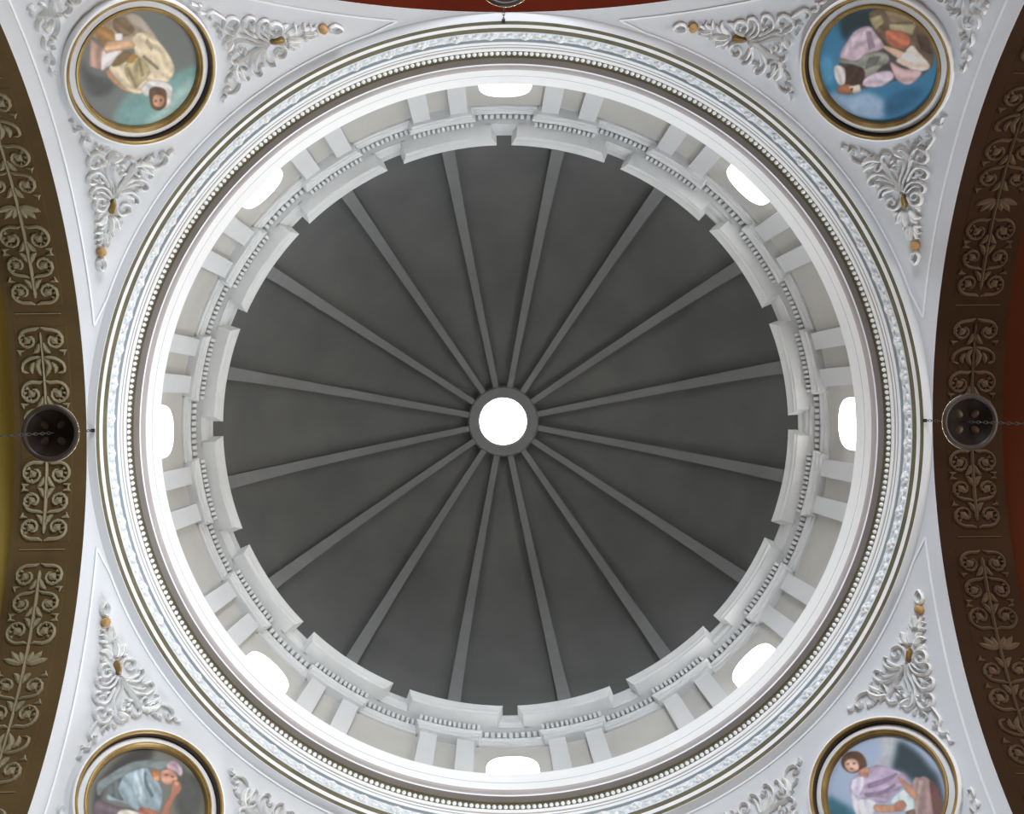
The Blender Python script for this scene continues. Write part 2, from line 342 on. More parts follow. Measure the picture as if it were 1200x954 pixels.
PAINT={
'cream':((-1, -1),(104, 108, 104),[
(1,(105,150,145),[(-0.0935,0.0268),(-0.0292,0.0243),(0.0469,0.0655),(0.1005,0.0918),(0.0568,0.1403),(-0.0204,0.165),(-0.0926,0.1103),(-0.121,0.0498)]),
(1,(150,185,178),[(-0.0361,0.1023),(0.0176,0.097),(0.0738,0.1051),(0.0469,0.1403),(-0.0102,0.1539),(-0.0615,0.1292),(-0.0798,0.0969)]),
(1,(70,70,66),[(-0.069,-0.1088),(-0.0775,-0.0689),(-0.056,-0.0255),(-0.08,-0.0108),(-0.1115,-0.0353),(-0.0928,-0.0855)]),
(0,(150,128,104),[(-0.0116,-0.1385),(0.0333,-0.1339),(0.0765,-0.0948),(0.0746,-0.0546),(0.0468,-0.0546),(0.0214,-0.057),(-0.0034,-0.0972),(-0.0166,-0.1157)]),
(0,(165,150,135),[(0.0616,-0.1076),(0.0823,-0.0866),(0.075,-0.0206),(0.069,-0.0389),(0.0606,-0.0784)]),
(0,(158,112,52),[(-0.005,-0.1339),(0.013,-0.1271),(0.0195,-0.1018),(0.0125,-0.0855),(-0.0046,-0.0913),(-0.017,-0.0972)]),
(0,(118,92,60),[(0.0378,-0.1203),(0.0559,-0.1064),(0.0537,-0.0713),(0.0285,-0.0784),(0.024,-0.1018)]),
(0,(168,128,112),[(-0.0243,-0.126),(-0.0184,-0.089),(-0.0571,-0.0594),(-0.0687,-0.0866)]),
(0,(220,208,208),[(-0.0229,-0.089),(0.006,-0.0625),(-0.0205,-0.0474),(-0.0365,-0.0546),(-0.0579,-0.0587),(-0.0547,-0.0642)]),
(0,(220,205,205),[(0.0185,-0.0972),(0.0308,-0.0845),(0.0179,-0.0741),(0.0083,-0.085)]),
(0,(168,122,82),[(-0.0516,-0.0534),(-0.0173,-0.0316),(-0.0264,0.0067),(-0.0349,0.0401),(-0.055,0.0117),(-0.0596,-0.0243)]),
(0,(206,186,152),[(0.0364,-0.063),(0.0572,-0.0606),(0.0713,-0.0413),(0.0728,-0.0032),(0.0636,0.0422),(0.0486,0.0621),(0.0179,0.0654),(-0.0033,0.037),(-0.0326,0.0426),(-0.0483,0.0243),(-0.0493,-0.0182),(-0.0435,-0.0522),(-0.0342,-0.0546),(-0.0114,-0.0377),(0.0189,-0.0353),(0.0248,-0.0486)]),
(0,(176,158,108),[(-0.0162,-0.0304),(0.0142,-0.0304),(0.0209,-0.0033),(0.0112,0.0218),(-0.0197,0.0243),(-0.0363,0.0218),(-0.0308,-0.0083)]),
(0,(150,128,88),[(-0.0186,-0.0255),(-0.0117,-0.0231),(-0.0292,0.0243),(-0.0364,0.0243)]),
(0,(150,128,88),[(0.0141,-0.0206),(0.0187,-0.0181),(-0.0006,0.0142),(-0.0089,0.0155)]),
(0,(140,120,84),[(0.0304,-0.0181),(0.0326,0.0294),(0.0278,0.0294),(0.0234,-0.0157)]),
(0,(172,150,120),[(0.0608,-0.0401),(0.0562,-0.0156),(0.0469,-0.0107),(0.0515,-0.0352)]),
(0,(196,152,112),[(-0.0063,-0.0965),(0.0325,-0.0589),(0.0236,-0.044),(-0.0102,-0.0718),(-0.0255,-0.0796),(-0.0171,-0.0925)]),
(0,(130,100,50),[(-0.0354,-0.0534),(-0.0017,-0.057),(0.012,-0.0474),(0.0119,-0.0377),(-0.023,-0.0401)]),
(0,(172,118,40),[(-0.0084,-0.037),(0.0138,-0.0396),(0.0197,-0.0255),(-0.0018,-0.0235)]),
(0,(196,190,186),[(-0.0247,0.0319),(-0.0009,0.0345),(0.0251,0.0707),(0.0147,0.0939),(-0.0156,0.1144),(-0.0266,0.1104),(0.0037,0.0817),(-0.0059,0.0499),(-0.0302,0.0602),(-0.0347,0.0498)]),
(0,(96,60,32),[(-0.0143,0.0486),(0.0023,0.0615),(0.0069,0.0798),(-0.0154,0.1037),(-0.0356,0.1018),(-0.0417,0.085),(-0.0308,0.0649)]),
(0,(192,132,92),[(-0.0202,0.0659),(-0.0076,0.0772),(-0.0078,0.0904),(-0.0214,0.0997),(-0.0322,0.093),(-0.0343,0.0798)]),
(0,(90,50,30),[(-0.0248,0.0759),(-0.0212,0.0782),(-0.0249,0.0822),(-0.028,0.0798)]),
(0,(90,50,30),[(-0.0157,0.0832),(-0.0121,0.0861),(-0.0159,0.0901),(-0.0192,0.0875)]),
(0,(225,180,140),[(-0.0185,0.0785),(-0.0166,0.0806),(-0.0246,0.089),(-0.0265,0.0869)]),
]),
'blue':((1, -1),(38, 108, 148),[
(1,(24,46,52),[(-0.1358,-0.0275),(-0.0855,-0.101),(-0.053,-0.0679),(-0.0884,-0.0271),(-0.0911,0.01)]),
(1,(130,158,186),[(-0.0323,0.125),(0.002,0.0985),(0.0304,0.0568),(0.0787,0.0469),(0.0926,0.0808),(0.0523,0.1204),(-0.0047,0.1388)]),
(1,(60,130,170),[(-0.1029,0.0936),(-0.094,0.0583),(-0.0573,0.0821),(-0.0424,0.1141),(-0.0747,0.1165)]),
(1,(20,84,120),[(0.0681,0.0264),(0.094,-0.033),(0.1136,-0.0231),(0.11,0.0395),(0.0895,0.0677)]),
(0,(70,62,62),[(-0.0691,0.0477),(-0.0908,-0.0198),(-0.0658,-0.062),(0.0182,-0.1165),(0.0702,-0.098),(0.0824,-0.0763),(0.0773,-0.0356),(0.0523,-0.0088),(0.0366,0.0236),(0.0099,0.0657),(-0.0228,0.093)]),
(0,(92,74,54),[(-0.095,-0.0729),(-0.0716,-0.1148),(-0.0236,-0.1396),(0.0268,-0.1347),(0.0682,-0.1057),(0.0797,-0.0834),(0.0307,-0.0862),(0.0162,-0.0638),(-0.0176,-0.0508),(-0.0576,-0.0536)]),
(0,(150,138,98),[(-0.0881,-0.0657),(-0.074,-0.0893),(-0.0577,-0.0821),(-0.06,-0.056)]),
(0,(150,140,104),[(-0.0484,-0.0867),(-0.0074,-0.1281),(0.0039,-0.1057),(-0.0332,-0.076)]),
(0,(130,108,78),[(-0.0762,-0.101),(-0.0371,-0.1261),(-0.012,-0.1282),(-0.0484,-0.0914)]),
(0,(70,52,40),[(0.0091,-0.1119),(0.0317,-0.1256),(0.0625,-0.1046),(0.0396,-0.0955)]),
(0,(172,92,62),[(-0.0429,-0.0709),(-0.0103,-0.0993),(0.0124,-0.0915),(0.0106,-0.0693),(-0.0165,-0.0544)]),
(0,(176,152,164),[(-0.0896,-0.0235),(-0.0753,-0.0525),(-0.0506,-0.0511),(-0.0199,-0.0436),(-0.0301,-0.0107),(-0.037,0.0167),(-0.0569,0.0463),(-0.0773,0.041),(-0.0863,0.005)]),
(0,(140,116,130),[(-0.0718,-0.0392),(-0.0647,-0.0464),(-0.0339,-0.0291),(-0.0385,-0.0145)]),
(0,(190,170,180),[(-0.0862,-0.0049),(-0.0789,-0.0368),(-0.0694,-0.0172),(-0.0671,0.0202)]),
(0,(128,128,116),[(-0.0372,-0.0033),(-0.0115,-0.0351),(0.01,-0.03),(0.0071,-0.0017),(0.0102,0.031),(-0.0078,0.0372),(-0.0357,0.0332),(-0.063,0.0542),(-0.073,0.0467),(-0.0394,0.0243)]),
(0,(96,98,88),[(-0.0264,-0.002),(-0.0101,-0.0241),(-0.0049,0.0007),(-0.014,0.0257)]),
(0,(206,164,134),[(-0.0269,-0.0413),(-0.0013,-0.0579),(0.0266,-0.0673),(0.026,-0.0493),(-0.0045,-0.0423)]),
(0,(212,184,168),[(0.0185,-0.0881),(0.0422,-0.0884),(0.0801,-0.0839),(0.0697,-0.0569),(0.0438,-0.0455),(0.0197,-0.0392),(0.0203,-0.0597)]),
(0,(186,146,146),[(0.0135,-0.0288),(0.0417,-0.0383),(0.0748,-0.0633),(0.0808,-0.0368),(0.0727,-0.0168),(0.0474,-0.0113)]),
(0,(188,166,178),[(0.0009,0.0488),(0.0074,0.0133),(0.0277,-0.0144),(0.0432,-0.0093),(0.0393,0.0239),(0.0161,0.0521)]),
(0,(60,38,26),[(-0.0477,0.0536),(-0.0345,0.0345),(-0.0164,0.0257),(-0.0017,0.0386),(0.0037,0.0644),(-0.0217,0.0837)]),
(0,(188,178,174),[(-0.0672,0.0689),(-0.0477,0.0561),(-0.0242,0.0785),(-0.0228,0.093),(-0.045,0.0901)]),
(0,(150,88,54),[(-0.0277,0.0982),(-0.0144,0.0759),(0.0089,0.0748),(0.0024,0.0937),(-0.0188,0.1103)]),
(0,(214,180,160),[(-0.0119,0.0812),(0.0024,0.0579),(0.016,0.0671),(0.0081,0.0843)]),
(0,(50,34,26),[(-0.0058,0.0799),(-0.0027,0.0755),(0.0016,0.0816),(-0.0012,0.0847)]),
]),
'grey':((-1, 1),(108, 108, 98),[
(1,(46,44,42),[(0.1081,-0.0536),(0.1169,-0.0182),(0.1171,0.0364),(0.0992,0.1023),(0.0674,0.0871),(0.0926,0.0151),(0.0994,-0.0275),(0.0652,-0.089),(0.0508,-0.1167)]),
(1,(74,76,72),[(0.0034,0.0952),(-0.0071,0.134),(-0.0571,0.1181),(-0.0949,0.0642),(-0.0615,0.0322)]),
(1,(132,132,120),[(0.0434,0.1501),(-0.0082,0.164),(-0.0421,0.1406),(-0.0111,0.1191)]),
(0,(98,82,90),[(0.0886,-0.0692),(0.0473,-0.0463),(0.005,-0.0185),(-0.0321,-0.0216),(-0.0813,-0.0753),(-0.0054,-0.1448),(0.0497,-0.1157)]),
(0,(128,148,158),[(0.086,0.0127),(0.0831,0.0468),(0.0672,0.0628),(0.0407,0.0579),(0.0094,0.0525),(-0.015,0.0315),(-0.0253,-0.0024),(0.0029,-0.0208),(0.047,-0.0331),(0.0777,-0.05)]),
(0,(156,172,182),[(0.0791,0.0425),(0.0677,0.0586),(0.039,0.0323),(0.0023,-0.0029),(0.0245,-0.0069),(0.0594,0.0121)]),
(0,(92,108,118),[(0.0577,0.0501),(0.0543,0.0536),(0.0378,0.038),(0.0079,0.0269),(0.0059,0.02),(0.0368,0.0299)]),
(0,(112,124,124),[(0.1135,-0.0415),(0.1092,-0.0127),(0.0925,0.0474),(0.0495,0.0967),(0.0298,0.1072),(0.0346,0.0803),(0.0614,0.0612),(0.0804,0.0252),(0.0928,-0.0298),(0.0936,-0.0589)]),
(0,(84,94,94),[(0.0928,-0.0298),(0.0838,0.0058),(0.073,-0.0192),(0.0469,-0.0287),(0.0776,-0.0412)]),
(0,(196,104,54),[(0.0496,0.0638),(0.0358,0.0777),(0.0195,0.0598),(0.0307,0.0518)]),
(0,(206,150,104),[(0.0385,0.0555),(0.0292,0.0695),(0.02,0.0593),(0.0301,0.0511)]),
(0,(196,132,106),[(0.0313,0.0767),(0.0217,0.0956),(-0.0001,0.0987),(-0.0099,0.0852),(-0.0001,0.0664),(0.0169,0.0633)]),
(0,(170,134,146),[(0.0363,0.1044),(0.0256,0.12),(0.006,0.1208),(-0.004,0.112),(-0.007,0.101),(0.0089,0.1013),(0.0263,0.0933)]),
(0,(196,180,186),[(0.0223,0.1163),(0.0026,0.1195),(-0.009,0.1053),(-0.0037,0.1023),(0.0098,0.1123)]),
(0,(172,104,78),[(-0.0007,0.0831),(-0.0158,0.0911),(-0.029,0.0812),(-0.0313,0.0563),(-0.0392,0.0327),(-0.0553,0.0003),(-0.0437,-0.0107),(-0.0254,0.0238),(-0.0188,0.053),(-0.0082,0.0698)]),
(0,(214,156,124),[(-0.0053,0.0854),(-0.0162,0.0892),(-0.0188,0.0803),(-0.0107,0.0769)]),
(0,(90,50,40),[(0.021,0.08),(0.0169,0.0854),(0.0147,0.083),(0.0188,0.0776)]),
(0,(90,50,40),[(0.0082,0.0881),(0.002,0.091),(0.0014,0.0879),(0.007,0.0852)]),
(0,(176,100,72),[(0.0115,-0.0161),(-0.0055,-0.0019),(-0.0334,0.0054),(-0.0553,0.0003),(-0.0405,-0.0307),(-0.0055,-0.0299)]),
(0,(206,200,184),[(0.0388,-0.0552),(0.0074,-0.0252),(-0.0405,-0.0307),(-0.0519,-0.0617),(-0.0054,-0.0885)]),
]),
'mauve':((1, 1),(150, 168, 196),[
(1,(176,178,184),[(-0.0875,0.0998),(-0.1078,0.0668),(-0.0731,0.0377),(-0.0419,0.0309),(-0.0331,0.0604),(-0.0622,0.0699)]),
(1,(36,56,66),[(-0.1062,0.0582),(-0.1147,0.013),(-0.11,-0.0319),(-0.1025,-0.0675),(-0.0535,-0.1237),(-0.0587,-0.0358),(-0.0599,0.0018),(-0.0488,0.0235),(-0.078,0.0426)]),
(1,(40,100,120),[(0.0968,0.0872),(0.0843,0.0547),(0.0767,0.0181),(0.0903,-0.015),(0.1516,0.0001),(0.1343,0.048)]),
(0,(148,118,114),[(-0.059,-0.0265),(-0.0774,-0.0315),(-0.0886,-0.0432),(-0.0835,-0.0808),(-0.0513,-0.1215),(0.0213,-0.1721),(0.057,-0.1374),(0.0069,-0.0807)]),
(0,(106,66,62),[(-0.0882,-0.0524),(-0.0857,-0.0831),(-0.0513,-0.1215),(-0.0012,-0.1511),(-0.0428,-0.1037)]),
(0,(176,150,140),[(-0.0715,-0.0349),(-0.0793,-0.0431),(-0.0416,-0.0655),(-0.0043,-0.092),(0.0024,-0.0852)]),
(0,(170,148,176),[(0.0232,0.0749),(-0.0212,0.0631),(-0.0377,0.0505),(-0.0511,0.0211),(-0.0598,-0.003),(-0.0522,-0.0194),(-0.0242,-0.019),(0.0155,-0.0161),(0.0306,0.0067),(0.0578,0.0323),(0.0484,0.0641)]),
(0,(140,116,148),[(0.015,0.0414),(-0.0297,0.019),(-0.0508,0.0115),(-0.0472,0.0079),(-0.0225,0.0119),(0.0187,0.033)]),
(0,(140,116,148),[(0.0341,0.032),(0.0012,0.0074),(-0.0316,-0.0026),(-0.0268,-0.0072),(0.0071,0.0016),(0.0365,0.0248)]),
(0,(200,190,212),[(0.0316,0.0738),(0.0076,0.0635),(0.0197,0.0464),(0.0484,0.037),(0.0496,0.0579)]),
(0,(204,200,210),[(0.0484,0.0616),(0.0507,0.0346),(0.0276,0.0049),(0.0454,-0.0138),(0.0832,-0.0221),(0.0767,0.0181)]),
(0,(198,136,104),[(0.0358,-0.0023),(0.0029,-0.0361),(-0.0155,-0.0433),(-0.013,-0.0548),(0.002,-0.0557),(0.0424,-0.0192)]),
(0,(190,210,212),[(0.0074,-0.0244),(-0.0253,-0.0225),(-0.0458,-0.0391),(-0.0149,-0.0753),(-0.0001,-0.0694),(-0.0005,-0.0373)]),
(0,(194,132,106),[(-0.0447,0.0032),(-0.05,-0.0147),(-0.0489,-0.0519),(-0.0355,-0.0602),(-0.0342,-0.0367)]),
(0,(188,120,96),[(-0.0006,-0.0327),(-0.0156,-0.041),(-0.013,-0.0548),(0.002,-0.0557),(0.0111,-0.0441)]),
(0,(190,128,100),[(0.0001,0.0858),(-0.0159,0.0627),(0.0018,0.0523),(0.0141,0.0693)]),
(0,(92,58,36),[(0.0143,0.1268),(-0.0066,0.1278),(-0.0246,0.1108),(-0.0253,0.0893),(-0.0141,0.0706),(-0.0046,0.0758),(0.0123,0.0785),(0.0243,0.0912),(0.0254,0.1128)]),
(0,(216,166,142),[(0.0144,0.1165),(-0.0038,0.1099),(-0.0072,0.0933),(0.0038,0.0796),(0.019,0.0866),(0.0225,0.1021)]),
(0,(100,56,40),[(0.0127,0.1106),(0.0081,0.1077),(0.0103,0.105),(0.0147,0.1076)]),
(0,(100,56,40),[(0.0021,0.1013),(-0.002,0.0969),(0.0007,0.0947),(0.0043,0.0985)]),
(0,(160,80,70),[(0.0162,0.0969),(0.0097,0.091),(0.0127,0.089),(0.0177,0.0939)]),
(0,(120,96,80),[(-0.0025,-0.0627),(-0.0207,-0.072),(-0.0043,-0.092),(0.0115,-0.0761)]),
]),
}

# ================================================================ SETTING
# ---- dome shell
RD, ZD = .975, 3.43
prof = []
for i in range(41):
    f = i / 40 * math.acos(.135 / RD)
    prof.append((RD * cos(f), ZD + RD * sin(f)))
vs, fs = lathe(prof, 192)
dome = mk('ceiling', vs, fs, m_dome, smooth=True)
tag(dome, 'dark grey plastered dome with sixteen raised ribs around a bright oculus', 'dome', kind='structure')
dome['kind'] = 'structure'
f1 = math.acos(.125 / RD)
for k in range(16):
    th = radians(11.25 + 22.5 * k)
    e = (-sin(th), cos(th), 0)
    vs, fs = [], []
    n = 26
    for i in range(n + 1):
        f = f1 * i / n
        w = .0235 - .0125 * (i / n) ** .9
        for rr, s in ((RD + .005, -1), (RD - .036, -1), (RD - .036, 1), (RD + .005, 1)):
            r, z = rr * cos(f), ZD + rr * sin(f)
            vs.append((r * cos(th) + e[0] * w * s, r * sin(th) + e[1] * w * s, z))
    for i in range(n):
        a, b = 4 * i, 4 * i + 4
        for j in range(3): fs.append((a + j, a + j + 1, b + j + 1, b + j))
    fs += [(0, 1, 2, 3), (4 * n, 4 * n + 3, 4 * n + 2, 4 * n + 1)]
    mk('rib', vs, fs, m_rib, dome, origin=pol(RD, th, ZD))
vs, fs = lathe([(.150, 4.42), (.1385, 4.375), (.1385, 4.356), (.134, 4.351), (.099, 4.351), (.0945, 4.356), (.0945, 4.50)], 96)
mk('oculus_collar', vs, fs, m_rib, dome, origin=(0, 0, 4.35))

# ---- drum wall with window bays
def arch_outline(hw, z0, z1, n=14):
    """round-headed opening outline as (x,z), counter-clockwise from bottom left"""
    r = .118; pts = [(-hw, z0), (hw, z0)]
    zc = z1 - r
    for i in range(n + 1):
        a = pi * i / n
        pts.append((hw * math.copysign(abs(cos(a)) ** .85, cos(a)), zc + r * sin(a) ** .85))
    return pts
RW, ZL, ZA = .98, 2.90, 3.40
WIN_HW, WZ0, WZ1 = .0755, 3.0, 3.238
drum = empty('wall_drum', (0, 0, ZL)); 
tag(drum, 'pale drum wall with round-headed windows and paired pilasters under the dome', 'wall', kind='structure')
glow = [emis('window_sky_glow_%d' % i, (1, .985, .95), s) for i, s in enumerate(WINP)]
wnames = ['right edge', 'lower right', 'bottom', 'lower left', 'left edge', 'upper left', 'top', 'upper right']
for k in range(8):
    tc = radians(45 * k)
    # window bay wall
    hb = radians(6.2)
    out = arch_outline(WIN_HW, WZ0, WZ1)
    cz = (WZ0 + WZ1) / 2
    def onwall(x, z, r=RW): return pol(r, tc + x / RW, z)
    vs, fs = [], []
    n = len(out)
    hx = hb * RW
    for x, z in out:
        dx, dz = x, z - cz
        t = min((hx / abs(dx)) if abs(dx) > 1e-6 else 9, ((ZA - cz) / dz) if dz > 1e-6 else 9, ((ZL - cz) / dz) if dz < -1e-6 else 9)
        vs.append(onwall(x, z)); vs.append(onwall(dx * t, cz + dz * t))
    for i in range(n):
        j = (i + 1) % n
        fs.append((2 * i, 2 * j, 2 * j + 1, 2 * i + 1))
    b0 = len(vs)
    for cx, czz in ((-hx, ZL), (hx, ZL), (hx, ZA), (-hx, ZA)): vs.append(onwall(cx, czz))
    # corner fillers: find outline neighbours whose ray switches side
    def outer(i): 
        x, z = out[i][0], out[i][1] - cz
        return x, z
    for i in range(n):
        j = (i + 1) % n
        a, b = vs[2 * i + 1], vs[2 * j + 1]
        def side(i):
            x, z = out[i][0], out[i][1] - cz
            tx = hx / abs(x) if abs(x) > 1e-6 else 9
            tz = (ZA - cz) / z if z > 1e-6 else ((ZL - cz) / z if z < -1e-6 else 9)
            return ('x', x > 0) if tx < tz else ('z', z > 0)
        s1, s2 = side(i), side(j)
        if s1 != s2:
            sx = s1[1] if s1[0] == 'x' else s2[1] if s2[0] == 'x' else None
            sz = s1[1] if s1[0] == 'z' else s2[1] if s2[0] == 'z' else None
            if sx is None or sz is None: continue
            c = b0 + {(False, False): 0, (True, False): 1, (True, True): 2, (False, True): 3}[(sx, sz)]
            fs.append((2 * i + 1, 2 * j + 1, c))
    mk('window_bay', vs, fs, m_drum, drum, origin=pol(RW, tc, ZL))
    w = empty('window_%d' % (k + 1), pol(RW, tc, WZ0))
    tag(w, 'glowing round-headed drum window nearest the %s of the photo' % wnames[k] if k % 2 == 0 else
        'glowing round-headed drum window at the %s of the dome ring' % wnames[k], 'window', 'round-headed drum windows', 'structure')
    vs = [onwall(x, z) for x, z in out] + [onwall(x * .97, z, RW + .07) for x, z in out]
    fs = [(i, (i + 1) % n, (i + 1) % n + n, i + n) for i in range(n)]
    mk('reveal', vs, fs, m_white, w, origin=pol(RW, tc, WZ0))
    vs = [onwall(x, z, RW + .065) for x, z in out]
    mk('pane', vs, [tuple(range(n))], glow[k], w, origin=pol(RW + .065, tc, WZ0))
    # walls behind the pilaster pairs and the blind bay
    vs, fs = lathe([(RW, ZL), (RW, ZA)], 16, tc + hb, tc + radians(45) - hb)
    mk('blind_bay', vs, fs, m_drum, drum, origin=pol(RW, tc + radians(22.5), ZL), smooth=True)
    # pilasters
    for d in (8.2, 14.95, 30.05, 36.8):
        th = tc + radians(d); ax = (cos(th), sin(th), 0); ay = (-sin(th), cos(th), 0)
        c = pol(.973, th, (ZL + 3.313) / 2)
        v, f = box_at(c, ax, ay, (0, 0, 1), (.012, .0262, (3.318 - ZL) / 2))
        mk('pilaster', v, f, m_pil, drum, origin=pol(.961, th, ZL))

# ---- drum entablature
ent = empty('trim_1', (0, 0, 3.3))
tag(ent, 'broken entablature of projecting cornice blocks and dentils at the dome foot', 'entablature', kind='structure')
Z0, Z1, Z2, Z3 = 3.313, 3.358, 3.402, 3.452
def arch_profile(r0):   # architrave with two fasciae and a small cap; r0 = lowest face radius
    return [(r0, Z0, 0), (r0, Z0 + .018, 0), (r0 - .004, Z0 + .020, .004), (r0 - .004, Z0 + .034, .004), (r0 - .010, Z0 + .040, .010), (r0 - .010, Z1, .010)]
def corn_profile(r0, d):
    return [(r0, Z2 + .002, 0), (r0, Z2 + .010, 0), (r0 - d * .35, Z2 + .014, d * .35), (r0 - d * .5, Z2 + .026, d * .5), (r0 - d * .9, Z3 - .010, d * .9),
            (r0 - d, Z3 - .008, d), (r0 - d, Z3, d)]
vs, fs = lathe([(.985, Z0), (.985, Z3 + .01)], 192)
mk('backing_wall', vs, fs, m_ent, ent, origin=(.985, 0, Z0), smooth=True)
vs, fs = lathe([(.945, Z2 + .0005), (.985, Z2 + .0005)], 192)
mk('corona_soffit', vs, fs, m_ent, ent, origin=(.945, 0, Z2))
vs, fs = lathe([(.93, Z3 + .0005), (.99, Z3 + .0005)], 192)
mk('cornice_top', vs, fs, m_ent, ent, origin=(.93, 0, Z3))
def dentils(r, t0, t1, cnt, par):
    P = []
    for i in range(cnt):
        th = t0 + (t1 - t0) * (i + .5) / cnt; hw = (t1 - t0) / cnt * r * .30
        ax = (cos(th), sin(th), 0); ay = (-sin(th), cos(th), 0)
        P.append(box_at(pol(r + .014, th, (Z1 + Z2) / 2), ax, ay, (0, 0, 1), (.0150, hw, (Z2 - Z1) / 2 + .0005)))
    v, f = join(P)
    mk('dentil_row', v, f, m_ent, par, origin=pol(r, (t0 + t1) / 2, Z1), kind='stuff')
for k in range(8):
    tc = radians(45 * k)
    for s in (-1, 1):
        a, b = sorted((tc + s * radians(5.9), tc + s * radians(17.1)))
        v, f = block(arch_profile(.952), .985, a, b, 8)
        bl = mk('entablature_block', v, f, m_ent, ent, origin=pol(.95, (a + b) / 2, Z0))
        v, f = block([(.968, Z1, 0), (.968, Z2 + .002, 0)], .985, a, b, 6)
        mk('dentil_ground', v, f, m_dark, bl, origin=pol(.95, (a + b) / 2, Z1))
        dentils(.9385, a - .006, b + .006, 13, bl)
        a2, b2 = sorted((tc + s * radians(2.5), tc + s * radians(19.7)))
        v, f = block(corn_profile(.904, .0165), .985, a2, b2, 10)
        mk('cornice_block', v, f, m_ent, ent, origin=pol(.9, (a2 + b2) / 2, Z2))
    for c, hw, cnt in ((tc, radians(6.1), 11), (tc + radians(22.5), radians(5.6), 12)):
        v, f = block(arch_profile(.973), .985, c - hw, c + hw, 6)
        bl = mk('architrave', v, f, m_ent, ent, origin=pol(.97, c, Z0))
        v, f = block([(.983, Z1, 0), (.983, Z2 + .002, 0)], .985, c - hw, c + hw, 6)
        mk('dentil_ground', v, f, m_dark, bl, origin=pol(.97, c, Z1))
        dentils(.9595, c - hw, c + hw, cnt, bl)
        hg = radians(3.4)
        v, f = block([(.943, Z2 + .002, 0), (.943, Z2 + .012, 0), (.934, Z2 + .018, 0), (.929, Z3 - .012, 0), (.9185, Z3 - .008, 0), (.9185, Z3, 0)], .985, c - hg, c + hg, 5)
        mk('low_cornice', v, f, m_ent, ent, origin=pol(.93, c, Z2))

# ---- ring entablature over the arches
ring = empty('trim_2', (0, 0, HC))
tag(ring, 'great circular white, gold and pale blue moulded ring framing the dome', 'entablature', kind='structure')
def band(name, prof, m, sm=False):
    v, f = lathe(prof, 288); return mk(name, v, f, m, ring, origin=(prof[0][0], 0, prof[0][1]), smooth=sm)
band('ring_soffit', [(1.02, HC + .0005), (.980, HC + .0005)], m_pend)
band('edge_fillet', [(.980, HC + .0005), (.9797, HC + .0015), (.9793, HC + .0015)], m_line)
band('gold_fillet', [(.9793, HC + .0015), (.9735, HC + .008)], m_olive)
band('white_fascia', [(.9735, HC + .008), (.9735, HC + .026), (.9725, HC + .028)], m_white)
band('gold_fillet', [(.9725, HC + .028), (.9655, HC + .036)], m_olive)
band('frieze', [(.9655, HC + .036), (.9680, HC + .038), (.9680, HC + .094)], m_frieze)
band('shade_fillet', [(.9680, HC + .094), (.9615, HC + .096)], m_grey)  # underside shade put into the colour
band('moulding', [(.9615, HC + .096), (.9600, HC + .100), (.9600, HC + .111)], m_white)
band('shade_fillet', [(.9600, HC + .111), (.9595, HC + .113), (.9595, HC + .116)], m_grey)  # groove shade painted in as a grey band
band('moulding', [(.9595, HC + .116), (.9585, HC + .118), (.9580, HC + .1235)], m_white)
band('mauve_shade_fillet', [(.9580, HC + .1235), (.9565, HC + .1245), (.9565, HC + .1290)], m_mauve)  # groove shade painted in as a mauve-grey band
band('moulding', [(.9565, HC + .1290), (.9550, HC + .1310), (.9545, HC + .1325), (.9545, HC + .145)], m_white)
band('bead_ground', [(.9545, HC + .145), (.956, HC + .147), (.956, HC + .186), (.9520, HC + .187), (.9520, HC + .190)], m_olive)
band('dark_soffit', [(.9520, HC + .190), (.9375, HC + .1915)], m_taupe)
band('white_fillet', [(.9375, HC + .1915), (.9375, HC + .202)], m_line)
band('cove', [(.9375, HC + .202), (.9375, HC + .205), (.9325, HC + .208), (.932, HC + .224)], m_mauve, False)
band('crown_moulding', [(.932, HC + .224), (.9330, HC + .226), (.9330, HC + .240), (.9322, HC + .242), (.9325, HC + .260), (.9300, HC + .268)], m_white)
band('shade_fillet', [(.9300, HC + .268), (.9302, HC + .2715)], m_grey)  # groove shade of the crown painted in as a grey line
band('crown_moulding', [(.9302, HC + .2715), (.9290, HC + .284), (.9275, HC + .290), (.9280, HC + .294), (.9262, HC + .306), (.9245, HC + .318), (.9250, HC + .326), (.940, HC + .330), (.99, HC + .330)], m_white)
# lozenge beads, over four hundred of them
P = []
N = 417
for i in range(N):
    th = 2 * pi * i / N
    r = .9548; zc = HC + .1665; hw = .0056; hz = .0150
    c = pol(r - .005, th, zc)
    e = (-sin(th), cos(th), 0)
    v = [(c[0], c[1], c[2])]
    for j in range(8):
        a = 2 * pi * j / 8
        p = pol(r + .001, th, zc + hz * sin(a))
        v.append((p[0] + e[0] * hw * cos(a), p[1] + e[1] * hw * cos(a), p[2]))
    P.append((v, [(0, 1 + j, 1 + (j + 1) % 8) for j in range(8)]))
v, f = join(P)
mk('bead_course', v, f, m_line, ring, origin=(.955, 0, HC + .1665), kind='stuff')
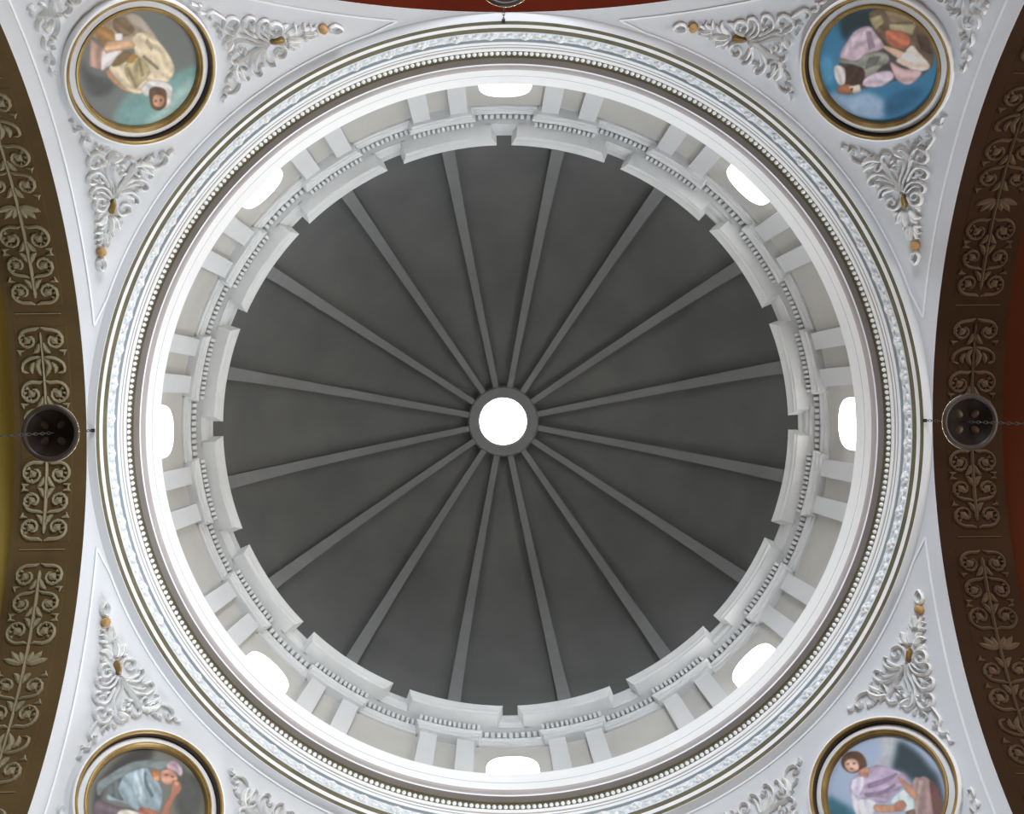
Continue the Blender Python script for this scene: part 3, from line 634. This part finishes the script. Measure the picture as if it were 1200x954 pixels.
# frieze ornament: 72 rosettes with leaf sprays between
def frmap(th0):
    def f(s, t, h):
        th = th0 + s / .968
        return pol(.968 - h, th, HC + .066 + t)
    return f
for i in range(72):
    th = 2 * pi * (i + .5) / 72
    fm = frmap(th)
    Q = [knob((0, 0), .0075, .012, fm, 8)]
    for j in range(6):
        a = 2 * pi * j / 6
        Q.append(knob((.0115 * cos(a), .0125 * sin(a)), .0062, .007, fm, 6))
    v, f = join(Q)
    mk('rosette', v, f, m_white, ring, origin=pol(.968, th, HC + .066), smooth=True)
    fm = frmap(th + pi / 72)
    Q = [knob((0, 0), .006, .006, fm, 6)]
    for sx in (-1, 1):
        for sy in (-1, 1):
            Q.append(stroke([(sx * .004, sy * .003), (sx * .012, sy * .012), (sx * .021, sy * .010)], .0042, .006, fm, .006, 'leaf'))
    v, f = join(Q)
    mk('leaf_spray', v, f, m_white, ring, origin=pol(.968, th + pi / 72, HC + .066))

# ---- pendentives
pnames = {(-1, -1): ('pendentive', 'upper left pendentive, warm white plaster, around the cream-robed painting'),
          (1, -1): ('pendentive', 'upper right pendentive, bluish white plaster, around the bright blue painting'),
          (-1, 1): ('pendentive', 'lower left pendentive, white plaster, around the grey-robed thinker painting'),
          (1, 1): ('pendentive', 'lower right pendentive, bluish plaster, around the mauve-robed painting')}
def sphp(sx, sy, az, f, h=0):
    r = S2 - h
    return (sx * r * cos(f) * cos(az), sy * r * cos(f) * sin(az), ZS + r * sin(f))
PEND = {}
for (sx, sy), (nm, lb) in pnames.items():
    na, nf = 72, 26
    vs, fs = [], []
    for i in range(na + 1):
        az = radians(.02 + 89.96 * i / na)
        low = math.acos(min(1, 1 / (S2 * max(cos(az), sin(az)))))
        for j in range(nf + 1):
            vs.append(sphp(sx, sy, az, low + (pi / 4 - low) * j / nf))
    for i in range(na):
        for j in range(nf):
            a = i * (nf + 1) + j; fs.append((a, a + 1, a + nf + 2, a + nf + 1))
    o = mk(nm, vs, fs, m_pend, smooth=True, origin=sphp(sx, sy, pi / 4, .1))
    tag(o, lb, 'pendentive', kind='structure')
    PEND[(sx, sy)] = o
    # painted border lines, as thin raised fillets
    def ribbon(pts):      # pts of (az,f) -> strip
        v, f = [], []
        P3 = [np.array(sphp(sx, sy, a_, f_, .0035)) for a_, f_ in pts]
        for i, p in enumerate(P3):
            t = P3[min(i + 1, len(P3) - 1)] - P3[max(0, i - 1)]; t /= np.linalg.norm(t)
            nn = p - np.array((0, 0, ZS)); nn /= np.linalg.norm(nn)
            e = np.cross(t, nn) * .0021
            for q, hh in ((p - e, .004), (p - e, .001), (p + e, .001), (p + e, .004)): v.append(tuple(q + nn * hh))
        for i in range(len(P3) - 1):
            a = 4 * i
            for j in range(3): f.append((a + j, a + j + 1, a + j + 5, a + j + 4))
        return v, f
    L = []
    for sw in (0, 1):
        pts = []
        for i in range(50):
            az = radians(15 + (44.4 - 15) * i / 49)
            f_ = math.acos(min(1, .976 / (S2 * cos(az))))
            pts.append((pi / 2 - az if sw else az, f_))
        L.append(ribbon(pts))
        # clearer margin between the line and the arch edge
    pts = [(radians(15 + 60 * i / 80), radians(44.4 + .45 * min(1, 5 * sin(pi * i / 80)))) for i in range(81)]
    L.append(ribbon(pts))
    v, f = join(L)
    mk('border_line', v, f, m_line, o, origin=sphp(sx, sy, pi / 4, .77))

# ---- arches and arms
cardinal = {'left': (-1, 0), 'right': (1, 0), 'top': (0, -1), 'bottom': (0, 1)}
def amap(side):
    """arch frame: x = distance out from the centre along the arm, a = angle from the crown, r = radius"""
    if side in ('left', 'right'):
        s = -1 if side == 'left' else 1
        return lambda x, a, r: (s * x, r * sin(a), ZS + r * cos(a))
    s = -1 if side == 'top' else 1
    return lambda x, a, r: (r * sin(a), s * x, ZS + r * cos(a))
ZFL = -ZF / A
alab = {'left': 'brown arch soffit with tan relief panels at left edge, olive vault beyond',
        'right': 'dark red-brown arch soffit with relief panels at right edge',
        'top': 'russet arch soffit just showing along the top edge',
        'bottom': 'umber arch below the lower frame edge'}
X0, X1, X2 = 1.0, 1.168, 2.75
# relief design of one panel: s across (-.5..), t along 0..1 in units; returns list of (kind, part name, halfwidth, pts)
def panel_design(Lh, Wh):
    D = []
    D.append(('stem', 'stem', .0046, [(0, -Lh * .95), (0, -Lh * .3), (0, Lh * .25), (0, Lh * .93)], 1))
    n = 8
    for i in range(n):
        t0 = -Lh + (i + .5) * 2 * Lh / n
        up = 1 if i in (0, 2, 3, 5) else -1
        if i == 4:   # palmette
            for q, (a, l) in enumerate(((.35, .030), (.8, .042), (1.3, .046))):
                for m_ in (-1, 1):
                    D.append(('leaf', 'leaf', .0062, [(m_ * .004, t0 - .012), (m_ * (.004 + sin(a) * l * .6), t0 - .012 + cos(a) * l * .5), (m_ * (.004 + sin(a) * l), t0 - .012 + cos(a) * l)], 1))
            continue
        if i == 1:
            for m_ in (-1, 1):
                D.append(('leaf', 'leaf', .0055, [(m_ * .002, t0 - .022), (m_ * .014, t0 - .004), (m_ * .005, t0 + .022)], 1))
                D.append(('scroll', 'scroll', .0045, [(m_ * .003, t0 - .024), (m_ * .028, t0 - .020), (m_ * .046, t0 - .008), (m_ * .048, t0 + .010), (m_ * .034, t0 + .014)], 1))
                D.append(('leaf', 'leaf', .0048, [(m_ * .02, t0 - .012), (m_ * .028, t0 + .002), (m_ * .026, t0 + .016)], 1))
            continue
        R0 = .0255 + .002 * ((i * 7) % 3 - 1)
        for m_ in (-1, 1):
            cx, cy = m_ * (.0295), t0
            pts = [(m_ * .002, t0 - up * .030), (m_ * .012, t0 - up * .026)]
            for q in range(11):
                a = -pi / 2 + q * .62
                rr = R0 * (1 - q * .062)
                pts.append((cx + m_ * rr * cos(a), cy + up * rr * sin(a)))
            D.append(('scroll', 'scroll', .0046, pts, 1))
            D.append(('leaf', 'leaf', .0085, [(cx - m_ * .010, cy - up * .006), (cx + m_ * .002, cy), (cx + m_ * .009, cy + up * .009)], 1))
            D.append(('leaf', 'leaf', .0050, [(m_ * .004, t0 + up * .006), (m_ * .009, t0 + up * .022), (m_ * .020, t0 + up * .031)], 1))
            for q, an in enumerate((-1.0, -.25, .5, 1.2)):
                ca, sa = cos(an), sin(an)
                D.append(('leaf', 'leaf', .0036, [(cx + m_ * .012 * ca, cy + up * .012 * sa), (cx + m_ * (.017 * ca - .004 * sa), cy + up * (.017 * sa + .004 * ca)), (cx + m_ * .0215 * ca, cy + up * .0215 * sa)], 1))
            D.append(('leaf', 'leaf', .0045, [(m_ * .040, t0 + up * .024), (m_ * .053, t0 + up * .026), (m_ * .050, t0 + up * .036)], 1))
    return D
DES = panel_design(.2530, .0575)
for side, (cx_, cy_) in cardinal.items():
    mg, mr, mv = SOFF[side]
    f = amap(side)
    # soffit: half cylinder and pier faces down to the floor
    prof_a = [(-pi / 2 + pi * i / 96) for i in range(97)]
    vs, fs = [], []
    def col_pts(x): return [_pt(f, x, -1, ZFL)] + [f(x, a, 1) for a in prof_a] + [_pt(f, x, 1, ZFL)]
    def _pt(f, x, y, z):
        p = f(x, 0, 1); q = f(x, pi / 2 * y, 1)
        return (q[0], q[1], z)
    for x in (X0, X0 + .003, X1): vs += col_pts(x)
    n = 99
    for c in range(2):
        for i in range(n - 1): fs.append((c * n + i, c * n + i + 1, c * n + n + i + 1, c * n + n + i))
    arch = mk('arch', vs, fs, mg, origin=f(1.08, 0, 1))
    tag(arch, alab[side], 'arch', kind='structure')
    # white edge strip on the front face of the arch
    vs, fs = [], []
    for a in prof_a: vs += [f(X0 - .0005, a, 1.0), f(X0 - .0005, a, 1.0035), f(X0 + .006, a, .9995)]
    for i in range(96): fs.append((3 * i, 3 * i + 1, 3 * i + 4, 3 * i + 3))
    mk('arch_edge', vs, fs, m_line, arch, origin=f(X0, 0, 1))
    # vault, side walls and end wall of the arm beyond
    R2 = 1.045
    vs, fs = [], []
    for x in (X1, X1 + .0005, X2):
        rr = 1.0 if x == X1 else R2
        vs += [(_pt(f, x, -rr, 0)[0] * 1, _pt(f, x, -rr, 0)[1], ZFL)] if False else [tuple(list(f(x, -pi / 2, rr))[:2] + [ZFL])]
        vs += [f(x, a, rr) for a in prof_a] + [tuple(list(f(x, pi / 2, rr))[:2] + [ZFL])]
    for c in range(2):
        for i in range(n - 1): fs.append((c * n + i, c * n + i + 1, c * n + n + i + 1, c * n + n + i))
    fs.append(tuple(range(2 * n, 3 * n)))
    v_ = mk('vault', vs, fs, mv, origin=f(1.9, 0, R2), smooth=False)
    tag(v_, {'left': 'olive yellow barrel vault past the left arch', 'right': 'dark red barrel vault past the right arch',
             'top': 'russet barrel vault above the top arch', 'bottom': 'brown barrel vault below the bottom arch'}[side], 'vault', kind='structure')
    if side == 'bottom': continue
    # relief panels
    PA = [0, -31.9, 31.9] if side != 'top' else [0]
    if side != 'top': PA += [-63.6, 63.6]
    xc = 1.0925
    for pa in PA:
        a0 = radians(pa - .5)
        def pm(s, t, h, a0=a0):
            return f(xc + s, a0 + t, 1 - h)
        vs, fs = [], []
        hl, hw = radians(14.6), .0600
        if abs(pa) > 40: pass
        m = 24
        for i in range(m + 1):
            t = -hl + 2 * hl * i / m
            for s, h in ((-hw, 0), (-hw + .001, .0006), (hw - .001, .0006), (hw, 0)): vs.append(pm(s, t, h))
        for i in range(m):
            for j in range(3): fs.append((4 * i + j, 4 * i + j + 1, 4 * i + j + 5, 4 * i + j + 4))
        pan = mk('relief_panel', vs, fs, mg, arch, origin=pm(0, 0, 0))
        des = DES
        flip = -1 if pa > 0 else 1
        for kd, nm, w, pts, hh in des:
            t_far = max(abs(p[1]) for p in pts)
            if side == 'top': break
            pm_ = lambda s, t, h: pm(s, t * flip, h)
            v, q = stroke(pts, w, .0065, pm_, .009, kd)
            cpt = pts[len(pts) // 2]
            mk(nm, v, q, mr, pan, origin=pm_(cpt[0], cpt[1], 0), smooth=False)
    # thin raised lines between panels
    for a_ in (-15.95, 15.95, -47.6, 47.6):
        for d in (-.35,):
            aa = radians(a_ - .5 + d)
            t = (f(1, aa, 1)[0] - f(1, aa - .001, 1)[0], f(1, aa, 1)[1] - f(1, aa - .001, 1)[1], f(1, aa, 1)[2] - f(1, aa - .001, 1)[2])
            Lg = sqrt(sum(k * k for k in t)); t = tuple(k / Lg for k in t)
            c = f(xc, aa, .999); ax = (1, 0, 0) if side in ('left', 'right') else (0, 1, 0)
            nn = np.cross(t, ax)
            v, q = box_at(c, ax, t, tuple(nn), (.052, .0008, .0012))
            mk('line_moulding', v, q, mr, arch, origin=c)

# floor
q = X2 + .05
v = [(-q, -q, ZFL), (q, -q, ZFL), (q, q, ZFL), (-q, q, ZFL)]
fl = mk('floor', v, [(0, 1, 2, 3)], m_floor); tag(fl, 'stone floor under the crossing, behind the viewer', 'floor', kind='structure')

# oculus glass
w9 = mk('window_9', [pol(.0955, 2 * pi * i / 48, 4.44) for i in range(48)], [tuple(range(48))], emis('oculus_sky_glow', (1, 1, 1), OCP), origin=(0, 0, 4.44))
tag(w9, 'round glowing oculus at the centre of the dome', 'window', kind='structure')

# ================================================================ THINGS
mz = radians(35.5)
who = {(-1, -1): 'cream', (1, -1): 'blue', (-1, 1): 'grey', (1, 1): 'mauve'}
mlab = {'cream': 'round gilt-framed painting of a cream-robed man with an open white book, upper left pendentive',
        'blue': 'round gilt-framed painting of a pink-robed figure on bright blue sky, upper right pendentive',
        'grey': 'round gilt-framed painting of a grey-robed man in a turban, chin on hand, lower left pendentive',
        'mauve': 'round gilt-framed painting of a dark-haired young man in mauve holding papers, lower right pendentive'}

def raster(key, N):
    (sx, sy), bg, L = PAINT[key]
    g = np.linspace(-.138, .138, N)
    X, Y = np.meshgrid(g, g, indexing='ij')
    img = np.zeros((N, N, 3)); img[:] = bg
    def inside(P):
        c = np.zeros(X.shape, bool); n = len(P)
        for i in range(n):
            x1, y1 = P[i]; x2, y2 = P[(i + 1) % n]
            if y1 == y2: continue
            k = ((y1 > Y) != (y2 > Y)) & (X < (x2 - x1) * (Y - y1) / (y2 - y1) + x1)
            c ^= k
        return c
    def blur(a, r):
        for _ in range(r):
            a = (a + np.roll(a, 1, 0) + np.roll(a, -1, 0)) / 3; a = (a + np.roll(a, 1, 1) + np.roll(a, -1, 1)) / 3
        return a
    rs = np.random.RandomState(3)
    def coarse(k):
        g = rs.randn(k, k); t = np.linspace(0, k - 1.001, N); i0 = t.astype(int); f_ = t - i0; f_ = f_ * f_ * (3 - 2 * f_)
        r0 = g[i0] * (1 - f_)[:, None] + g[np.minimum(i0 + 1, k - 1)] * f_[:, None]
        return r0[:, i0] * (1 - f_)[None] + r0[:, np.minimum(i0 + 1, k - 1)] * f_[None]
    warp = coarse(7); mott = coarse(16) * .6 + coarse(34) * .4
    for soft, c, P in L:
        Q = [tuple(p) for p in spline(list(P) + [P[0]], .008)] if len(P) > 4 else P
        m_ = blur(inside(Q).astype(float), 60 if soft else 3)
        pa = np.array(P); ctr = pa.mean(0); ev, ec = np.linalg.eigh(np.cov((pa - ctr).T))
        dd = (X - ctr[0]) * ec[0, 0] + (Y - ctr[1]) * ec[1, 0]; ll = (X - ctr[0]) * ec[0, 1] + (Y - ctr[1]) * ec[1, 1]
        big = ev[0] > 1.0e-4 and not soft
        fold = (np.sin(dd * 2 * pi / .028 + ll * 25 + warp * 1.6) + .5 * np.sin(dd * 2 * pi / .017 - ll * 30 + warp * 2.2)) if big else np.zeros((N, N))
        tex = blur(rs.randn(N, N), 3); tex = tex / tex.std()
        col = np.array(c)[None, None] * (1 + (.006 if soft else .012) * tex[..., None] + (.05 if soft else .075) * mott[..., None]) * (1 + .075 * fold[..., None])
        if not soft: col = col * (.70 + .34 * blur(m_, 14)[..., None] ** .8)
        img = img * (1 - m_[..., None]) + col * m_[..., None]
    img = img * .80 + img.mean(2, keepdims=True) * .20
    return np.clip(img, 0, 255)

def medallion(sx, sy):
    key = who[(sx, sy)]
    c = cos(mz) / S2
    n = np.array((sx * c, sy * c, sin(mz)))
    e1 = np.array((-n[1], n[0], 0)); e1 /= np.linalg.norm(e1); e2 = np.cross(n, e1)
    def loc(a, b, h):     # h = height off the wall, towards the viewer
        p = n * (S2 - .0105 - h) + a * e1 + b * e2
        return (p[0], p[1], p[2] + ZS)
    root = empty('medallion', loc(0, 0, -.004))
    tag(root, mlab[key], 'painting', 'evangelist medallions')
    def rim(name, prof, m):
        v, f = [], []
        K = 96
        for i in range(K):
            a = 2 * pi * i / K
            for r, h in prof: v.append(loc(r * cos(a), r * sin(a), h))
        k = len(prof)
        for i in range(K):
            for j in range(k - 1): f.append((i * k + j, i * k + j + 1, ((i + 1) % K) * k + j + 1, ((i + 1) % K) * k + j))
        return mk(name, v, f, m, root, origin=loc(0, 0, 0), smooth=False)
    rim('outer_rim', [(.171, -.02), (.1705, .016), (.1695, .0195), (.1655, .0205)], m_white)
    rim('outer_gold_moulding', [(.1655, .0205), (.1640, .0218), (.1605, .0210), (.1585, .0180)], m_gold)
    rim('dark_groove', [(.1585, .0180), (.1578, .0160), (.1570, .003), (.1560, .002)], m_deep)  # near-black wall inside the gold lip
    rim('white_band', [(.1560, .002), (.1540, .0045), (.1440, .0075), (.1425, .0075)], m_white)
    rim('inner_gold_moulding', [(.1425, .0075), (.1415, .011), (.1385, .0115), (.1360, .0085), (.1345, .0085), (.1330, .0060), (.1315, .0), (.131, -.004)], m_gold)
    # painting: flat disc with painted colours on its own grid
    N = 150
    img = raster(key, N * 2)
    img = (img[0::2, 0::2] + img[1::2, 0::2] + img[0::2, 1::2] + img[1::2, 1::2]) / 4
    g = np.linspace(-.138, .138, N)
    idx = -np.ones((N, N), int); vs = []; cols = []
    for i in range(N):
        for j in range(N):
            if g[i] ** 2 + g[j] ** 2 < .1325 ** 2:
                idx[i, j] = len(vs); vs.append(loc(g[i], g[j], -.003)); cols.append(img[i, j])
    fs = [(idx[i, j], idx[i + 1, j], idx[i + 1, j + 1], idx[i, j + 1]) for i in range(N - 1) for j in range(N - 1)
          if min(idx[i, j], idx[i + 1, j], idx[i + 1, j + 1], idx[i, j + 1]) >= 0]
    fs = [tuple(int(k) for k in q) for q in fs]
    pm = bpy.data.materials.new('oil_painting_' + key); pm.use_nodes = True
    b = pm.node_tree.nodes['Principled BSDF']; b.inputs['Roughness'].default_value = .55
    at = pm.node_tree.nodes.new('ShaderNodeAttribute'); at.attribute_name = 'paint'
    pm.node_tree.links.new(at.outputs['Color'], b.inputs['Base Color'])
    o = mk('painted_scene', vs, fs, pm, root, origin=loc(0, 0, 0), smooth=True)
    ca = o.data.color_attributes.new('paint', 'FLOAT_COLOR', 'POINT')
    arr = np.ones((len(vs), 4)); cc = np.array(cols) / 255
    arr[:, :3] = np.clip(np.where(cc <= .04045, cc / 12.92, ((cc + .055) / 1.055) ** 2.4) * PGAIN[key], 0, .9)
    ca.data.foreach_set('color', arr.ravel())
for k in who: medallion(*k)

# stucco sprays
side_word = {(-1, -1): ('upper left', 'cream-robed'), (1, -1): ('upper right', 'bright blue'), (-1, 1): ('lower left', 'grey-robed'), (1, 1): ('lower right', 'mauve-robed')}
DEG = pi / 180
for (sx, sy) in who:
    pl, pw = side_word[(sx, sy)]
    for sw in (0, 1, 2):
        src = CORNER if sw == 2 else HORN
        # local flat frame in units of length at the middle of the cluster
        az0, f0 = (45, 27) if sw == 2 else (30, 40)
        def fm(s, t, h, sw=sw, az0=az0, f0=f0, mir=False):
            f_ = (f0 + t / S2 / DEG) * DEG; az = (az0 + s / (S2 * cos(f0 * DEG)) / DEG) * DEG
            if sw == 1 or mir: az = pi / 2 - az
            return sphp(sx, sy, az, f_, h)
        base = fm(0, 0, 0)
        name = 'stucco_spray'
        root = empty(name, base)
        if sw == 2: lab = 'white stucco leaf spray in the outer corner beyond the %s medallion, cut by frame' % pw
        else:
            vert = (sw == 0)
            d = ('below' if sy < 0 else 'above') if vert else ('right of' if sx < 0 else 'left of')
            lab = 'white stucco acanthus spray with ochre boss %s the %s medallion' % (d, pw)
        tag(root, lab, 'ornament', 'stucco acanthus sprays on the pendentives')
        for kd, w, pts in src:
            loc = [((a - az0) * DEG * S2 * cos(f0 * DEG), (f - f0) * DEG * S2) for a, f in pts]
            for mir in ((False, True) if sw == 2 else (False,)):
                g_ = lambda s, t, h, mir=mir: fm(s, t, h, mir=mir)
                if kd == 'boss':
                    v, f = knob(loc[0], .0112, .017, g_, 16); mk('ochre_boss', v, f, m_boss, root, origin=g_(*loc[0], 0), smooth=True)['label'] = 'round ochre boss'
                elif kd == 'knot':
                    v, f = stroke(loc, w * 1.15, .022, g_, .006, 'scroll'); mk('gold_knot', v, f, m_gold, root, origin=g_(*loc[1], 0), smooth=True)['label'] = 'gilded binding knot'
                else:
                    v, f = stroke(loc, w * 1.12, .0135, g_, .0055, kd)
                    mk({'drop': 'drop_loop', 'leaf': 'leaf', 'stem': 'stem', 'scroll': 'scroll'}[kd], v, f, m_stucco, root, origin=g_(*loc[len(loc) // 2], 0), smooth=False)

# hanging bronze lamps under the arch crowns
def lamp(hx, hy, zd, lab):
    root = empty('hanging_lamp', (hx, hy, zd)); tag(root, lab, 'lamp', 'bronze lamps hung from the dome ring')
    def lt(name, prof, m, K=64, sm=True):
        v, f = [], []
        for i in range(K):
            a = 2 * pi * i / K
            for r, z in prof: v.append((hx + r * cos(a), hy + r * sin(a) / B, zd + z))
        k = len(prof)
        for i in range(K):
            for j in range(k - 1): f.append((i * k + j, i * k + j + 1, ((i + 1) % K) * k + j + 1, ((i + 1) % K) * k + j))
        return mk(name, v, f, m, root, origin=(hx, hy, zd), smooth=sm)
    lt('rim', [(.0600, .004), (.0605, 0), (.0590, -.003), (.0530, -.004), (.0500, -.001), (.0500, .004)], m_bronze2)
    lt('dish', [(.0500, .002), (.044, .010), (.030, .017), (.012, .019), (.0, .019)], m_bronze)
    lt('brass_edge', [(.0608, .0005), (.0618, .002), (.0608, .0035)], m_brass)
    for j in range(4):
        a = pi / 4 + j * pi / 2
        c = (hx + .027 * cos(a), hy + .027 * sin(a), zd + .012)
        v = [c]; f = []
        for i in range(14):
            b = 2 * pi * i / 14
            dx, dy = .012 * cos(b), .0085 * sin(b)
            v.append((c[0] + dx * cos(a) - dy * sin(a), c[1] + dx * sin(a) + dy * cos(a), zd + .0165))
        f = [(0, 1 + i, 1 + (i + 1) % 14) for i in range(14)]
        mk('petal', v, f, m_petal, root, origin=c, smooth=True)
    # chain: links from the hook under the ring down through the dish and on below it
    def chain(z0, z1, n, name):
        P = []
        for i in range(n):
            zc = z0 + (z1 - z0) * (i + .5) / n; hl = abs(z1 - z0) / n * .62; wr = .0026
            K, T, rad = 10, 5, .0009
            v, f = [], []
            for p in range(K):
                a = 2 * pi * p / K
                cx, cz = wr * cos(a), hl * sin(a)
                for q_ in range(T):
                    b = 2 * pi * q_ / T
                    rx = (wr + rad * cos(b)) * cos(a); rz = (hl + rad * cos(b)) * sin(a); ry = rad * sin(b)
                    if i % 2: v.append((hx + ry, hy + rx, zc + rz))
                    else: v.append((hx + rx, hy + ry, zc + rz))
            for p in range(K):
                for q_ in range(T):
                    f.append((p * T + q_, p * T + (q_ + 1) % T, ((p + 1) % K) * T + (q_ + 1) % T, ((p + 1) % K) * T + q_))
            P.append((v, f))
        v, f = join(P); mk(name, v, f, m_chain, root, origin=(hx, hy, z1))
    chain(HC - .002, zd + .019, 12, 'upper_chain')
    chain(zd + .019, zd - .42, 26, 'lower_chain')
    lt('counterweight', [(0, -.40), (.008, -.405), (.013, -.42), (.010, -.437), (0, -.443)], m_bronze, 24)
    P = [box_at((hx, hy, HC - .001), (1, 0, 0), (0, 1, 0), (0, 0, 1), (.004, .004, .004))]
    s = 1
    mk('hook', *join(P), m_black, root, origin=(hx, hy, HC))
m_petal = mat('petal_bronze', (.045, .022, .011), rough=.5, metal=0, var=.15, scale=8)
lamp(-.9847, -.0150, 2.3435, 'dark bronze dish lamp with chain under the left arch')
lamp(.9812, -.0160, 2.3493, 'dark bronze dish lamp with chain under the right arch')
lamp(-.012, -.978, 2.335, 'bronze dish lamp whose rim just shows at the top edge')
